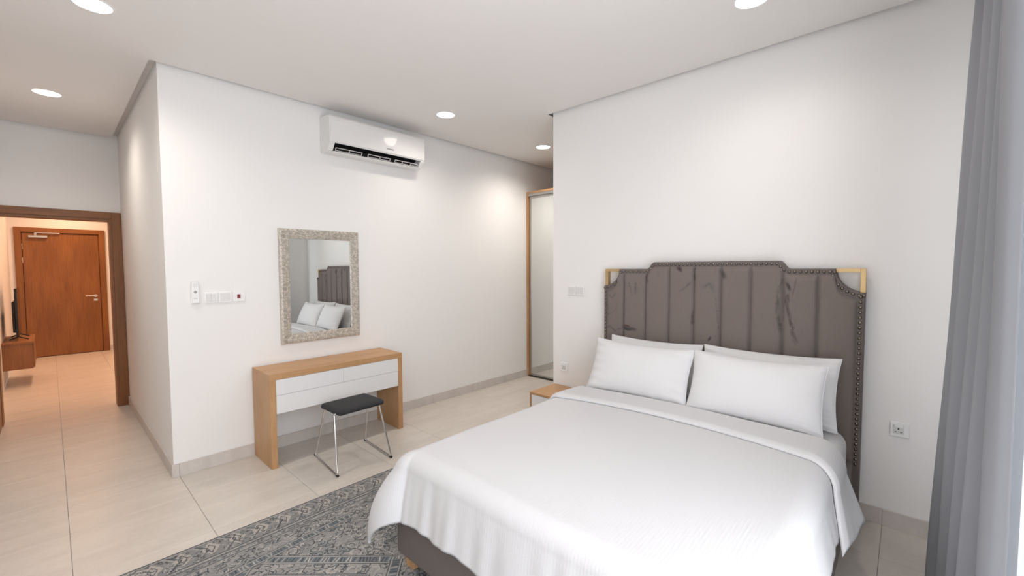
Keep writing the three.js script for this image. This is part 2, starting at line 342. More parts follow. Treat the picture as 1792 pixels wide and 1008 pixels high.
  const t = new THREE.CanvasTexture(c); t.colorSpace = THREE.SRGBColorSpace;
  M.rug = std({ map: t, color: lin(0.74, 0.74, 0.74), roughness: 0.97, bumpMap: rep(texFine, 9, 12), bumpScale: 0.002 });
}
M.rugEdge = std({ color: lin(0.25, 0.25, 0.25), roughness: 0.97 });

// ---------------------------------------------------------------- floor tiles and skirting tiles
const PITCH = 0.583, JX = 0.033, JZ = 0.40;
const tileCache = new Map();
function tileGeo(w, d, variant) {
  const key = [w.toFixed(4), d.toFixed(4), variant].join();
  if (tileCache.has(key)) return tileCache.get(key);
  const e = 0.0012, t = 0.009, a = w / 2, b = d / 2;
  const top = [[-a + e, 0, -b + e], [a - e, 0, -b + e], [a - e, 0, b - e], [-a + e, 0, b - e]], mid = [[-a, -e, -b], [a, -e, -b], [a, -e, b], [-a, -e, b]], bot = mid.map(([x, , z]) => [x, -t, z]);
  const P = [], quad = (p, q, r, s) => P.push(...p, ...s, ...r, ...p, ...r, ...q);
  quad(...top);
  for (let i = 0; i < 4; i++) { const j = (i + 1) % 4; P.push(...top[i], ...top[j], ...mid[j], ...top[i], ...mid[j], ...mid[i]); P.push(...mid[i], ...mid[j], ...bot[j], ...mid[i], ...bot[j], ...bot[i]); }
  const g = new THREE.BufferGeometry(); g.setAttribute('position', new THREE.Float32BufferAttribute(P, 3)); g.computeVertexNormals();
  metreUV(g, 'z', variant * 0.231);
  tileCache.set(key, g); return g;
}
const floor = thing('floor', 'pale beige porcelain tiled floor of the rooms', 'floor', null, 'structure');
part('grout_bed', [box(XL, XB, -0.05, -0.003, 0, ZE + 0.2), box(XL, 0, -0.05, -0.003, ZD - 0.15, 0), box(XB, 4.65, -0.05, -0.003, 0, 2.4), box(-1.03, 2.0, -0.05, -0.003, -7.43, ZD - 0.15)], M.grout, floor);
for (const [x0, x1, z0, z1] of [[XL, XB, 0, ZE + 0.2], [XL, 0, ZD - 0.15, 0], [XB, 4.65, 0, 2.4], [-1.03, 2.0, -7.28, ZD - 0.15], [-0.93, 0.13, -7.43, -7.28]])
  for (let i = -3; i < 9; i++) for (let k = -14; k < 9; k++) {
    const a = Math.max(x0, JX + i * PITCH), b = Math.min(x1, JX + (i + 1) * PITCH), c = Math.max(z0, JZ + k * PITCH), d = Math.min(z1, JZ + (k + 1) * PITCH);
    if (b - a < 0.02 || d - c < 0.02) continue;
    const v = Math.floor(hash(i + 50, k + 50) * 4), t = part('floor_tile', tileGeo(b - a - 0.0022, d - c - 0.0022, v), M.tile[Math.floor(hash(i + 9, k + 77) * 3)], floor);
    t.position.set((a + b) / 2, 0, (c + d) / 2);
  }
const SK = 0.0985, SKT = 0.012;
function skirting(name, label, runs) {     // runs: [axis, from, to, wall plane, side]
  const g = thing(name, label, 'skirting', null, 'structure');
  for (const [axis, from, to, plane, side] of runs) {
    const lo = Math.min(from, to), hi = Math.max(from, to);
    const cuts = [lo]; const base = axis === 'x' ? JX : JZ;
    for (let k = Math.ceil((lo - base) / PITCH); base + k * PITCH < hi; k++) if (base + k * PITCH > lo + 0.015) cuts.push(base + k * PITCH);
    cuts.push(hi);
    for (let i = 0; i + 1 < cuts.length; i++) {
      const a = cuts[i] + (i ? 0.0008 : 0), b = cuts[i + 1] - (i + 2 < cuts.length ? 0.0008 : 0), p = Math.min(plane, plane + side * SKT), q = Math.max(plane, plane + side * SKT);
      part('skirting_tile', axis === 'x' ? box(a, b, 0, SK, p, q, 0.0012, 'x', i * 0.3, 1) : box(p, q, 0, SK, a, b, 0.0012, 'z', i * 0.3, 1), M.skirt, g);
    }
  }
}
skirting('baseboard_back', 'beige tile skirting along the wall behind the dressing table', [['x', -SKT, XW, 0, 1]]);
skirting('baseboard_corridor', 'beige tile skirting along the corridor side of the projecting wall', [['z', ZD + 0.03, 0, 0, -1]]);
skirting('baseboard_right', 'beige tile skirting along the wall behind the bed', [['z', ZB - SKT, ZE, XB, -1], ['x', XB, XB + 0.15, ZB, -1]]);
skirting('baseboard_window', 'beige tile skirting under the wall beside the curtain', [['x', 2.3, XB - SKT, ZE, -1]]);
skirting('baseboard_left', 'beige tile skirting along the left wall next to the open bedroom door', [['z', -1.6, ZE, XL, 1]]);
skirting('baseboard_living', 'beige tile skirting beside the entrance door in the living room', [['x', 0.17, 2.0, -7.28, 1], ['z', -7.28, -2.75, 2.0, -1]]);

// ---------------------------------------------------------------- walls and ceiling
const wall = (name, boxes, label, mat = M.paint) => solo(name, boxes.map((b) => box(...b)), mat, label, 'wall', null, 'structure');
wall('wall_back', [[0, 4.8, 0, TOP, -0.15, 0]], 'white painted wall behind the dressing table and air conditioner');
wall('wall_corridor', [[0, 0.15, 0, TOP, ZD, -0.15]], 'white painted return wall running from the corner to the doorway');
wall('wall_doorway', [[0.0, 2.0, 0, TOP, ZD - 0.15, ZD], [-0.075, 0.0, 0, TOP, ZD - 0.15, ZD], [-0.965, -0.075, 2.125, TOP, ZD - 0.15, ZD], [-1.19, -0.965, 0, TOP, ZD - 0.15, ZD]], 'white painted wall around the bedroom doorway');
wall('wall_left', [[XL - 0.15, XL, 0, TOP, ZD, ZE + 0.2]], 'white painted left wall of the bedroom next to the open door');
wall('wall_right', [[XB, XB + 0.15, 0, TOP, ZB, ZE + 0.2]], 'white painted wall behind the headboard');
wall('wall_window', [[XL, -0.78, 0, TOP, ZE, ZE + 0.2], [2.22, XB, 0, TOP, ZE, ZE + 0.2], [-0.78, 2.22, 2.72, TOP, ZE, ZE + 0.2], [-0.78, 2.22, 0.0, 0.04, ZE + 0.02, ZE + 0.2]], 'white painted window wall beside the grey curtain');
wall('wall_dressing_end', [[4.65, 4.8, 0, TOP, 0, 2.4]], 'white painted end wall above the mirrored wardrobe');
wall('wall_dressing_side', [[XB + 0.15, 4.8, 0, TOP, 2.4, 2.55]], 'white painted side wall of the dressing passage');
wall('wall_living_far', [[-1.18, -0.93, 0, TOP, -7.43, -7.28], [-0.93, 0.13, 2.27, TOP, -7.43, -7.28], [0.13, 2.15, 0, TOP, -7.43, -7.28], [-1.18, 2.15, 0, TOP, -7.58, -7.43]], 'painted far wall of the living room around the entrance door');  // the last box is an added backing that blocks sky light behind the door
wall('wall_living_left', [[-1.18, -1.03, 0, TOP, -7.28, ZD - 0.15]], 'painted living room wall behind the television');
wall('wall_living_right', [[2.0, 2.15, 0, TOP, -7.28, ZD - 0.15]], 'painted right wall of the living room');
{
  const g = thing('ceiling', 'white hung ceiling with a recessed gap along the walls', 'ceiling', null, 'structure'), e = GAP;
  part('ceiling_panel', extrudeY([[XL + e, ZD + e], [-e, ZD + e], [-e, e], [4.65 - e, e], [4.65 - e, 2.4 - e], [XB + 0.15 + e, 2.4 - e], [XB + 0.15 + e, ZB - e], [XB - e, ZB - e], [XB - e, 4.05], [XL + e, 4.05]], H, H + 0.012), M.ceil, g);
  part('ceiling_slab', [box(XL - 0.15, 4.8, TOP, TOP + 0.1, ZD - 0.15, ZE + 0.2), box(-1.18, 2.15, TOP, TOP + 0.1, -7.43, ZD - 0.15)], M.ceil, g);
  part('ceiling_panel', box(-1.03, 2.0, H, H + 0.012, -7.28, ZD - 0.15), M.ceil, g);
}

// ---------------------------------------------------------------- window, curtains
{
  const w = thing('window_1', 'wide glazed sliding window with white frame behind the curtain', 'window', null, 'structure');
  part('window_frame', [box(-0.78, -0.72, 0.04, 2.72, 4.53, 4.6), box(2.16, 2.22, 0.04, 2.72, 4.53, 4.6), box(-0.72, 2.16, 2.66, 2.72, 4.53, 4.6), box(-0.72, 2.16, 0.04, 0.10, 4.53, 4.6), box(0.69, 0.75, 0.1, 2.66, 4.53, 4.6)], M.winFrame, w);
  part('pane', box(-0.72, 0.69, 0.10, 2.66, 4.562, 4.568), M.glass, w);
  part('pane', box(0.75, 2.16, 0.10, 2.66, 4.562, 4.568), M.glass, w);
}
{
  // plan of the drape: fold tips (x, z) at mid height, valleys between them at VZ
  const VZ = 4.285, tips = [[2.27, 4.118], [1.99, 4.127], [1.76, 4.142], [1.59, 4.152], [1.425, 4.160]], ctl = [[2.33, VZ]];
  tips.forEach(([x, z], i) => { ctl.push([x, z]); const nx = tips[i + 1] ? (x + tips[i + 1][0]) / 2 : 1.362; ctl.push([nx, i === 4 ? 4.176 : VZ - 0.01 * i]); });
  ctl.push([1.337, 4.207]);
  const curve = new THREE.CatmullRomCurve3(ctl.map(([x, z]) => new THREE.Vector3(x, 0, z)), false, 'centripetal');
  const pts = curve.getSpacedPoints(260), L = curve.getLength();
  const cur = (u, v) => { const p = pts[Math.round(u * 260)], y = 0.015 + v * 3.01, k = 1 - 0.27 * (y - 1.5) / 1.5, d = (VZ - p.z); return [p.x + 0.006 * Math.sin(y * 2.1 + u * 20) * d * 4, y, VZ - d * (u > 0.9 ? 1 : k) + 0.004 * Math.sin(3 * y + u * 37) * d * 6]; };
  const t = thing('curtain', 'grey full-length curtain hanging in deep folds at the window', 'curtain');
  part('drape', thicken(260, 40, cur, () => 0.003, (u, v) => [u * L, v * 3.045]), M.curtain, t);
  part('curtain_track', box(-0.9, 2.4, 3.02, 3.046, 4.24, 4.29, 0.003), M.winFrame, t);
  const sh = (u, v) => { const x = 1.05 + u * 1.2; return [x, 0.02 + v * 3.0, 4.345 + 0.022 * Math.sin(x * 52) + 0.008 * Math.sin(x * 23 + 1)]; };
  solo('sheer_curtain', thicken(240, 6, sh, () => 0.001, (u, v) => [u * 1.4, v * 3]), M.sheer, 'white sheer curtain gathered behind the grey drape', 'curtain');
}

// ---------------------------------------------------------------- doors
{
  const d = thing('door_1', 'brown wooden bedroom door frame with its door standing open', 'door', null, 'structure'), zf = ZD + 0.028;
  part('architrave', box(-0.082, -0.002, 0, 2.185, ZD, zf, 0.003), M.frameWood, d);
  part('architrave', box(-1.036, -0.958, 0, 2.185, ZD, zf, 0.003, 'y', 0.4), M.frameWood, d);
  part('architrave', box(-0.958, -0.082, 2.11, 2.185, ZD, zf - 0.001, 0.003, 'x', 0.7), M.frameWood, d);
  part('lining', [box(-0.104, -0.075, 0, 2.125, ZD - 0.16, zf - 0.012, 0.002), box(-0.965, -0.938, 0, 2.125, ZD - 0.16, zf - 0.012, 0.002), box(-0.938, -0.104, 2.085, 2.125, ZD - 0.16, zf - 0.012, 0.002, 'x')], M.frameWood, d);
  const leaf = part('door_leaf', box(-0.985, -0.945, 0.008, 2.08, ZD + 0.035, ZD + 0.86, 0.002), M.doorWood, d);
  part('handle', [cyl(0.025, 0.025, 0.008, -0.941, 1.03, ZD + 0.80, 'x'), cyl(0.009, 0.009, 0.045, -0.92, 1.03, ZD + 0.80, 'x'), box(-0.905, -0.89, 1.02, 1.04, ZD + 0.68, ZD + 0.81, 0.006)], M.steel, leaf);
}
{
  const d = thing('door_2', 'orange-brown wooden entrance door across the living room', 'door', null, 'structure'), z = -7.28;
  part('architrave', box(-0.965, -0.885, 0, 2.29, z, z + 0.03, 0.003), M.doorWood, d);
  part('architrave', box(0.085, 0.165, 0, 2.29, z, z + 0.03, 0.003, 'y', 0.3), M.doorWood, d);
  part('architrave', box(-0.885, 0.085, 2.21, 2.29, z, z + 0.029, 0.003, 'x', 0.6), M.doorWood, d);
  part('rebate', [box(-0.93, -0.879, 0, 2.27, z - 0.12, z + 0.004), box(0.079, 0.13, 0, 2.27, z - 0.12, z + 0.004), box(-0.879, 0.079, 2.204, 2.27, z - 0.12, z + 0.004, 0, 'x')], M.doorWood, d);
  const leaf = part('door_leaf', box(-0.873, 0.073, 0.01, 2.198, z - 0.045, z + 0.002, 0.0015), M.doorWood, d);
  part('handle', [cyl(0.026, 0.026, 0.008, 0.005, 1.06, z + 0.006, 'z'), cyl(0.01, 0.01, 0.045, 0.005, 1.06, z + 0.03, 'z'), box(-0.135, 0.015, 1.05, 1.07, z + 0.045, z + 0.06, 0.007)], M.steel, leaf, 'steel lever handle');
  part('lock_plate', [box(-0.022, 0.032, 0.962, 1.004, z + 0.002, z + 0.009, 0.004), cyl(0.008, 0.008, 0.012, 0.005, 0.983, z + 0.008, 'z')], M.steel, leaf);
  part('door_closer', box(-0.80, -0.57, 2.115, 2.155, z + 0.002, z + 0.05, 0.008), M.steel, leaf, 'grey overhead door closer');
  part('closer_arm', [box(-0.72, -0.42, 2.195, 2.207, z + 0.03, z + 0.045, 0.003), box(-0.73, -0.70, 2.15, 2.2, z + 0.03, z + 0.05, 0.003)], M.steel, leaf);
  for (const y of [0.3, 1.72, 1.96]) part('hinge', cyl(0.008, 0.008, 0.10, -0.877, y, z + 0.006, 'y', 10), M.steel, leaf);
}

// ---------------------------------------------------------------- downlights
function downlight(x, z, label, color, power, r = 0.082) {
  const o = thing('ceiling_downlight', label, 'light', 'recessed round downlights');
  o.position.set(x, H, z);
  const ring = new THREE.LatheGeometry([[r, 0], [r + 0.001, -0.003], [r + 0.010, -0.004], [r + 0.014, -0.0015], [r + 0.014, 0]].map(([a, b]) => new THREE.Vector2(a, b)), 40);
  part('trim_ring', ring, M.lampTrim, o);
  const mat = color === LIVING_COLOR ? M.lampWarm : M.lamp;
  part('lens', new THREE.CylinderGeometry(r, r, 0.002, 40).translate(0, -0.001, 0), mat, o);
  const s = new THREE.SpotLight(color, power, 0, 1.4, 1.0, 2); s.name = o.name + '_beam';
  s.position.set(0, -0.014, 0); s.target.position.set(0, -2, 0); s.castShadow = true; s.shadow.radius = 3.5;
  o.add(s); o.add(s.target); s.target.name = 'beam_target';
  return o;
}
M.lampWarm = std({ color: lin(0.9, 0.9, 0.9), emissive: lin(1, 0.7, 0.45), emissiveIntensity: 3.0, roughness: 0.5 });
downlight(2.05, 0.69, 'round downlight between the air conditioner and the bed wall', SPOT_COLOR, SPOT * 1.1);
downlight(3.55, 0.68, 'round downlight above the passage in front of the mirrored wardrobe', SPOT_COLOR, SPOT * 2.3);
downlight(-0.53, -1.29, 'round downlight over the corridor before the bedroom doorway', SPOT_COLOR, SPOT * 1.35);
downlight(-0.355, 0.627, 'round downlight at the top left edge near the projecting corner', SPOT_COLOR, SPOT * 1.6);
downlight(2.09, 3.30, 'round downlight high above the bed at the top edge', SPOT_COLOR, SPOT * 0.75);
downlight(-0.38, 3.30, 'unseen round downlight added near the window, out beside the left wall', SPOT_COLOR, SPOT);  // unseen lamp, added to brighten the walls and the floor on the left
for (const [x, z, t] of [[-0.1, -3.7, 'just beyond the doorway'], [-0.3, -5.3, 'beside the television bench'], [-0.3, -6.6, 'in front of the entrance door'], [1.2, -5.0, 'on the right side']]) downlight(x, z, 'warm round downlight in the living room ceiling ' + t, LIVING_COLOR, LIVING);

// ---------------------------------------------------------------- air conditioner
{
  const t = thing('air_conditioner', 'white wall-mounted split air conditioner with open black vent above mirror', 'air conditioner');
  const x0 = 1.148, x1 = 2.155;
  const full = [[0.001, 2.604], [0.11, 2.596], [0.15, 2.606], [0.196, 2.662], [0.198, 2.69], [0.196, 2.88], [0.18, 2.905], [0.14, 2.917], [0.001, 2.92]];
  const notch = [[0.001, 2.604], [0.11, 2.596], [0.148, 2.605], [0.09, 2.612], [0.03, 2.65], [0.02, 2.72], [0.06, 2.775], [0.12, 2.77], [0.16, 2.69], [0.193, 2.668], [0.197, 2.69], [0.196, 2.88], [0.18, 2.905], [0.14, 2.917], [0.001, 2.92]];
  part('body', [extrudeX(full, x0, 1.196, 0.007), extrudeX(full, 2.107, x1, 0.007), extrudeX(notch, 1.19, 2.113)], M.whitePlastic, t);
  const fp = [[0.192, 2.682], [0.2, 2.674], [0.206, 2.682], [0.208, 2.75], [0.206, 2.86], [0.199, 2.893], [0.186, 2.91], [0.18, 2.90], [0.19, 2.88]];
  part('front_panel', extrudeX(fp, x0 + 0.006, x1 - 0.004, 0.003), M.acGloss, t);
  // lining of the outlet duct, a darker grey than the body
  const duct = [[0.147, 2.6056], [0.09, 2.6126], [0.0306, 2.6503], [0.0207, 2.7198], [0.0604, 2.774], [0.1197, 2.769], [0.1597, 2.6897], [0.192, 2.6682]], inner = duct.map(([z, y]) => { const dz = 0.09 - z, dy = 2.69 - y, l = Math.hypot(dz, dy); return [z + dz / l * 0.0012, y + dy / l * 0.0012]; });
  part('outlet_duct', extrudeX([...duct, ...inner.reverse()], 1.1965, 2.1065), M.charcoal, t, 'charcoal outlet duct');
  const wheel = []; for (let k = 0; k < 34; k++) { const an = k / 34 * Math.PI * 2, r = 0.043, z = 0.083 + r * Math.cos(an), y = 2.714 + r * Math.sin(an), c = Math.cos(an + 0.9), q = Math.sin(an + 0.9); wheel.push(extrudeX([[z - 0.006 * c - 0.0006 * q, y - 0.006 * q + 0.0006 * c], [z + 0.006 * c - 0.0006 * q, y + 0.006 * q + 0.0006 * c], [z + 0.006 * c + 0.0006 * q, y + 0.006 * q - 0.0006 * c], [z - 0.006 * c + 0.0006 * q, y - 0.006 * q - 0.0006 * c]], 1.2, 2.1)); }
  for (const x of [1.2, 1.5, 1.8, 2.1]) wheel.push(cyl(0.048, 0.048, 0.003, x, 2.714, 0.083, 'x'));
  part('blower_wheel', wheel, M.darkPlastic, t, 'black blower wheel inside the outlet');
  // swing-vane frames set in the mouth of the vent
  const at = (s) => [0.150 + 0.032 * s, 2.611 + 0.040 * s];
  const bar = (xa, xb, s0, s1) => { const [za, ya] = at(s0), [zb, yb] = at(s1); return extrudeX([[za - 0.003, ya + 0.002], [zb - 0.003, yb + 0.002], [zb + 0.001, yb - 0.0005], [za + 0.001, ya - 0.0005]], xa, xb); };
  for (const [a, b, cuts] of [[1.215, 1.47, [1.345]], [1.53, 1.77, [1.655]], [1.82, 2.09, [1.905, 2.005]]]) {
    part('louvre', [bar(a, b, 0.52, 0.62), bar(a, b, 0.02, 0.10), ...[a, b - 0.005, ...cuts].map((x) => bar(x, x + 0.005, 0.1, 0.55))], M.plateGrey, t);
  }
  part('lower_flap', extrudeX([[0.118, 2.5935], [0.152, 2.603], [0.153, 2.6065], [0.118, 2.598]], 1.2, 2.1), M.whitePlastic, t);
  const lg = []; for (let k = 0; k < 6; k++) { const x = 1.706 + k * 0.0135; lg.push(box(x, x + 0.0022, 2.708, 2.722, 0.2065, 0.2085), box(x + 0.006, x + 0.008, 2.708, 2.722, 0.2065, 0.2085), box(x, x + 0.008, k % 2 ? 2.713 : 2.719, k % 2 ? 2.7155 : 2.722, 0.2065, 0.2085)); }
  part('logo', lg, M.print, t, 'small dark lettering');
  part('sticker', box(1.195, 1.235, 2.69, 2.745, 0.2065, 0.2088, 0.0008), M.whiteLacquer, t);
}

// ---------------------------------------------------------------- remote, switches, sockets
{
  const t = thing('remote_control', 'white air conditioner remote in its holder on the wall', 'remote');
  part('holder', [box(0.142, 0.198, 1.288, 1.375, 0.0, 0.016, 0.003), box(0.142, 0.147, 1.375, 1.39, 0, 0.014, 0.001), box(0.193, 0.198, 1.375, 1.39, 0, 0.014, 0.001)], M.plateWhite, t);
  part('handset', box(0.147, 0.193, 1.292, 1.455, 0.006, 0.024, 0.004), M.whitePlastic, t);
  part('display', box(0.156, 0.184, 1.415, 1.443, 0.0235, 0.0246, 0.0005), M.plateGrey, t);
  part('key_pad', [box(-0.009, 0.009, -0.009, 0.009, 0, 0.0015, 0.0006).applyMatrix4(new THREE.Matrix4().makeRotationZ(Math.PI / 4)).translate(0.170, 1.378, 0.0236)], M.printSoft, t, 'grey diamond of keys');
  part('lettering', [0, 1, 2, 3, 4].map((k) => box(0.158 + k * 0.005, 0.1615 + k * 0.005, 1.327, 1.333, 0.0235, 0.0243)), M.printSoft, t);
}
function plateA(name, x0, x1, y0, y1, label, category) { const t = thing(name, label, category); part('plate', box(x0, x1, y0, y1, 0, 0.009, 0.003), M.plateWhite, t); return t; }
{
  let t = plateA('light_switch', 0.228, 0.314, 1.287, 1.371, 'double rocker switch plate beside the remote control', 'switch');
  part('rocker', box(0.238, 0.270, 1.299, 1.360, 0.008, 0.0125, 0.0015), M.plateGrey, t); part('rocker', box(0.272, 0.304, 1.299, 1.360, 0.008, 0.0125, 0.0015), M.plateGrey, t);
  t = plateA('light_switch', 0.322, 0.407, 1.287, 1.371, 'single wide rocker switch plate in the middle of the wall switches', 'switch');
  part('rocker', box(0.332, 0.397, 1.301, 1.360, 0.008, 0.0125, 0.0015), M.plateGrey, t);
  t = plateA('isolator_switch', 0.418, 0.500, 1.287, 1.371, 'white switch plate with a small dark red key', 'switch');
  part('rocker', box(0.447, 0.469, 1.314, 1.346, 0.008, 0.0135, 0.0015), M.redKey, t, 'dark red key');
}
function plateB(name, z0, z1, y0, y1, label, category) { const t = thing(name, label, category); part('plate', box(XB - 0.009, XB, y0, y1, z0, z1, 0.003), M.plateWhite, t); return t; }
{
  let t = plateB('light_switch', 1.612, 1.698, 1.288, 1.374, 'white rocker switch beside the headboard, the one farther from the bed', 'switch');
  part('rocker', box(XB - 0.0125, XB - 0.008, 1.305, 1.364, 1.622, 1.688, 0.0015), M.plateGrey, t);
  t = plateB('light_switch', 1.706, 1.792, 1.288, 1.374, 'white rocker switch beside the headboard, the one nearer to the bed', 'switch');
  part('rocker', box(XB - 0.0125, XB - 0.008, 1.305, 1.364, 1.716, 1.782, 0.0015), M.plateGrey, t);
  const socket = (name, z0, z1, y0, y1, zs, label) => {
    const s = plateB(name, z0, z1, y0, y1, label, 'socket'), cy = (y0 + y1) / 2;
    part('socket_face', box(XB - 0.0105, XB - 0.008, cy - 0.024, cy + 0.029, zs - 0.024, zs + 0.024, 0.001), M.plateGrey, s);
    part('rocker', box(XB - 0.014, XB - 0.0095, cy + 0.014, cy + 0.025, zs - 0.017, zs + 0.019, 0.0015), M.plateWhite, s);
    const px = XB - 0.0108;
    part('pin_hole', box(px, px + 0.001, cy + 0.000, cy + 0.009, zs - 0.003, zs + 0.003), M.darkPlastic, s);
    for (const q of [-0.012, 0.012]) part('pin_hole', box(px, px + 0.001, cy - 0.016, cy - 0.0115, zs + q - 0.004, zs + q + 0.004), M.darkPlastic, s);
  };
  socket('power_socket', 1.523, 1.607, 0.549, 0.635, 1.565, 'small white power socket above the bedside table');
  socket('power_socket', 3.919, 4.003, 0.552, 0.636, 3.955, 'white power socket low on the wall between headboard and curtain');
}

// ---------------------------------------------------------------- wall mirror
{
  const t = thing('wall_mirror', 'rectangular wall mirror in a silvery shell inlay frame above the dressing table', 'mirror');
  const x0 = 0.764, x1 = 1.484, y0 = 0.895, y1 = 1.897, w = 0.083;
  const prof = [[0, 0.001], [0, 0.022], [0.006, 0.030], [0.02, 0.032], [w - 0.016, 0.024], [w - 0.008, 0.0225], [w, 0.018], [w, 0.008]];   // (inward, depth)
  const rail = (A, B, inward) => {           // mitred length from corner A to corner B
    const dir = new THREE.Vector2(B[0] - A[0], B[1] - A[1]), L = dir.length(); dir.normalize();
    const P = [], UV = [];
    const pt = (k, end) => { const [s, d] = prof[k], l = end ? L - s : s; return [A[0] + dir.x * l + inward[0] * s, A[1] + dir.y * l + inward[1] * s, d]; };
    for (let k = 0; k + 1 < prof.length; k++) { const a = pt(k, 0), b = pt(k, 1), c = pt(k + 1, 1), d = pt(k + 1, 0); P.push(...a, ...b, ...c, ...a, ...c, ...d); for (const q of [a, b, c, a, c, d]) UV.push(q[0] + q[2], q[1] + q[2]); }
    const g = new THREE.BufferGeometry(); g.setAttribute('position', new THREE.Float32BufferAttribute(P, 3)); g.setAttribute('uv', new THREE.Float32BufferAttribute(UV, 2)); g.computeVertexNormals(); return g;
  };
  part('frame_rail', rail([x0, y0], [x1, y0], [0, 1]), M.inlay, t); part('frame_rail', rail([x1, y0], [x1, y1], [-1, 0]), M.inlay, t);
  part('frame_rail', rail([x1, y1], [x0, y1], [0, -1]), M.inlay, t); part('frame_rail', rail([x0, y1], [x0, y0], [1, 0]), M.inlay, t);
  part('mirror_glass', box(x0 + w - 0.004, x1 - w + 0.004, y0 + w - 0.004, y1 - w + 0.004, 0.006, 0.011), M.mirror, t);
  part('backing', box(x0 + 0.004, x1 - 0.004, y0 + 0.004, y1 - 0.004, 0.0, 0.006), M.frameWood, t);
}

// ---------------------------------------------------------------- dressing table and stool
{
  const t = thing('dressing_table', 'oak dressing table with white drawer fronts under the wall mirror', 'table');
  const x0 = 0.534, x1 = 1.702, z0 = 0.014, z1 = 0.415, y1 = 0.737, k = 0.045;
  part('side_panel', box(x0, x0 + k, 0, y1 - k, z0, z1, 0.0008), M.oak, t); part('side_panel', box(x1 - k, x1, 0, y1 - k, z0, z1, 0.0008, 'y', 0.3), M.oak, t);
  part('table_top', box(x0, x1, y1 - k, y1, z0, z1, 0.0008, 'x', 0.2), M.oak, t);
  part('carcass', box(x0 + k, x1 - k, 0.425, y1 - k, z0 + 0.006, z1 - 0.022), M.whiteLacquer, t);
  const a = x0 + k + 0.0015, b = x1 - k - 0.0015, mid = 1.12;
  part('drawer', box(a, mid - 0.001, 0.568, y1 - k - 0.002, z1 - 0.021, z1 - 0.002, 0.001), M.whiteLacquer, t);
  part('drawer', box(mid + 0.001, b, 0.568, y1 - k - 0.002, z1 - 0.021, z1 - 0.002, 0.001), M.whiteLacquer, t);
  part('drawer', box(a, b, 0.424, 0.566, z1 - 0.021, z1 - 0.002, 0.001), M.whiteLacquer, t);
}
{
  const t = thing('stool', 'backless stool with black padded seat and chrome sled legs', 'stool');
  const W = 0.40, D = 0.31;       // seat
  const cx = 1.055, cz = 0.70, yt = 0.478, th = 0.052;
  const N = 40;
  const seat = (side) => gridGeo(N, N, (u, v) => {
    const a = 2 * u - 1, b = 2 * v - 1, e = (q) => Math.sign(q) * (1 - Math.pow(1 - Math.abs(q), 1.6));
    const X = e(a), Z = e(b), dx = 1 - Math.abs(X), dz = 1 - Math.abs(Z), r = 0.035;
    const ed = Math.min(1, Math.min(dx * W / 2, dz * D / 2) / r), edge = Math.sqrt(1 - (1 - ed) ** 2);
    // round the corners of the plan
    let px = X * W / 2, pz = Z * D / 2; const cr = 0.03, ox = Math.abs(px) - (W / 2 - cr), oz = Math.abs(pz) - (D / 2 - cr);
    if (ox > 0 && oz > 0) { const l = Math.hypot(ox, oz), m = Math.max(ox, oz); px = Math.sign(px) * (W / 2 - cr + ox * m / l); pz = Math.sign(pz) * (D / 2 - cr + oz * m / l); }
    const y = side > 0 ? yt - 0.026 + 0.026 * edge + 0.006 * (1 - X * X) * (1 - Z * Z) : yt - 0.026 - 0.022 * edge;
    return [px, y, side > 0 ? pz : -pz];
  }, (u, v) => [u * W, v * D]);
  const sg = mergeGeometries([seat(1), seat(-1)]);
  const s = part('seat', sg, M.stoolFabric, t, 'black padded seat'); s.geometry.rotateY(0.04); s.geometry.translate(cx, 0, cz);
  const yb = 0.0085, yl = 0.434;
  const side = (pa, pb, ta, tb) => new THREE.TubeGeometry(bent([ta, pa, pb, tb], 0.03), 120, 0.0075, 10);
  part('leg_frame', side([0.866, yb, 0.405], [0.822, yb, 0.905], [0.885, yl, 0.575], [0.858, yl, 0.79]), M.chrome, t);
  part('leg_frame', side([1.300, yb, 0.425], [1.266, yb, 0.915], [1.243, yl, 0.60], [1.222, yl, 0.815]), M.chrome, t);
  part('seat_rail', [new THREE.TubeGeometry(bent([[0.858, yl, 0.79], [0.864, yl + 0.006, 0.80], [1.216, yl + 0.006, 0.822], [1.222, yl, 0.815]], 0.004), 60, 0.007, 10), new THREE.TubeGeometry(bent([[0.885, yl, 0.575], [0.89, yl + 0.006, 0.57], [1.238, yl + 0.006, 0.595], [1.243, yl, 0.60]], 0.004), 60, 0.007, 10), tube([[0.885, yl, 0.575], [0.858, yl, 0.79]], 0.007, 6), tube([[1.243, yl, 0.6], [1.222, yl, 0.815]], 0.007, 6)], M.chrome, t);
  for (const [x, z] of [[0.866, 0.412], [0.824, 0.895], [1.299, 0.432], [1.267, 0.905]]) part('glide', cyl(0.0095, 0.0095, 0.022, x, 0.0095, z, 'z', 12), M.darkPlastic, t);
}

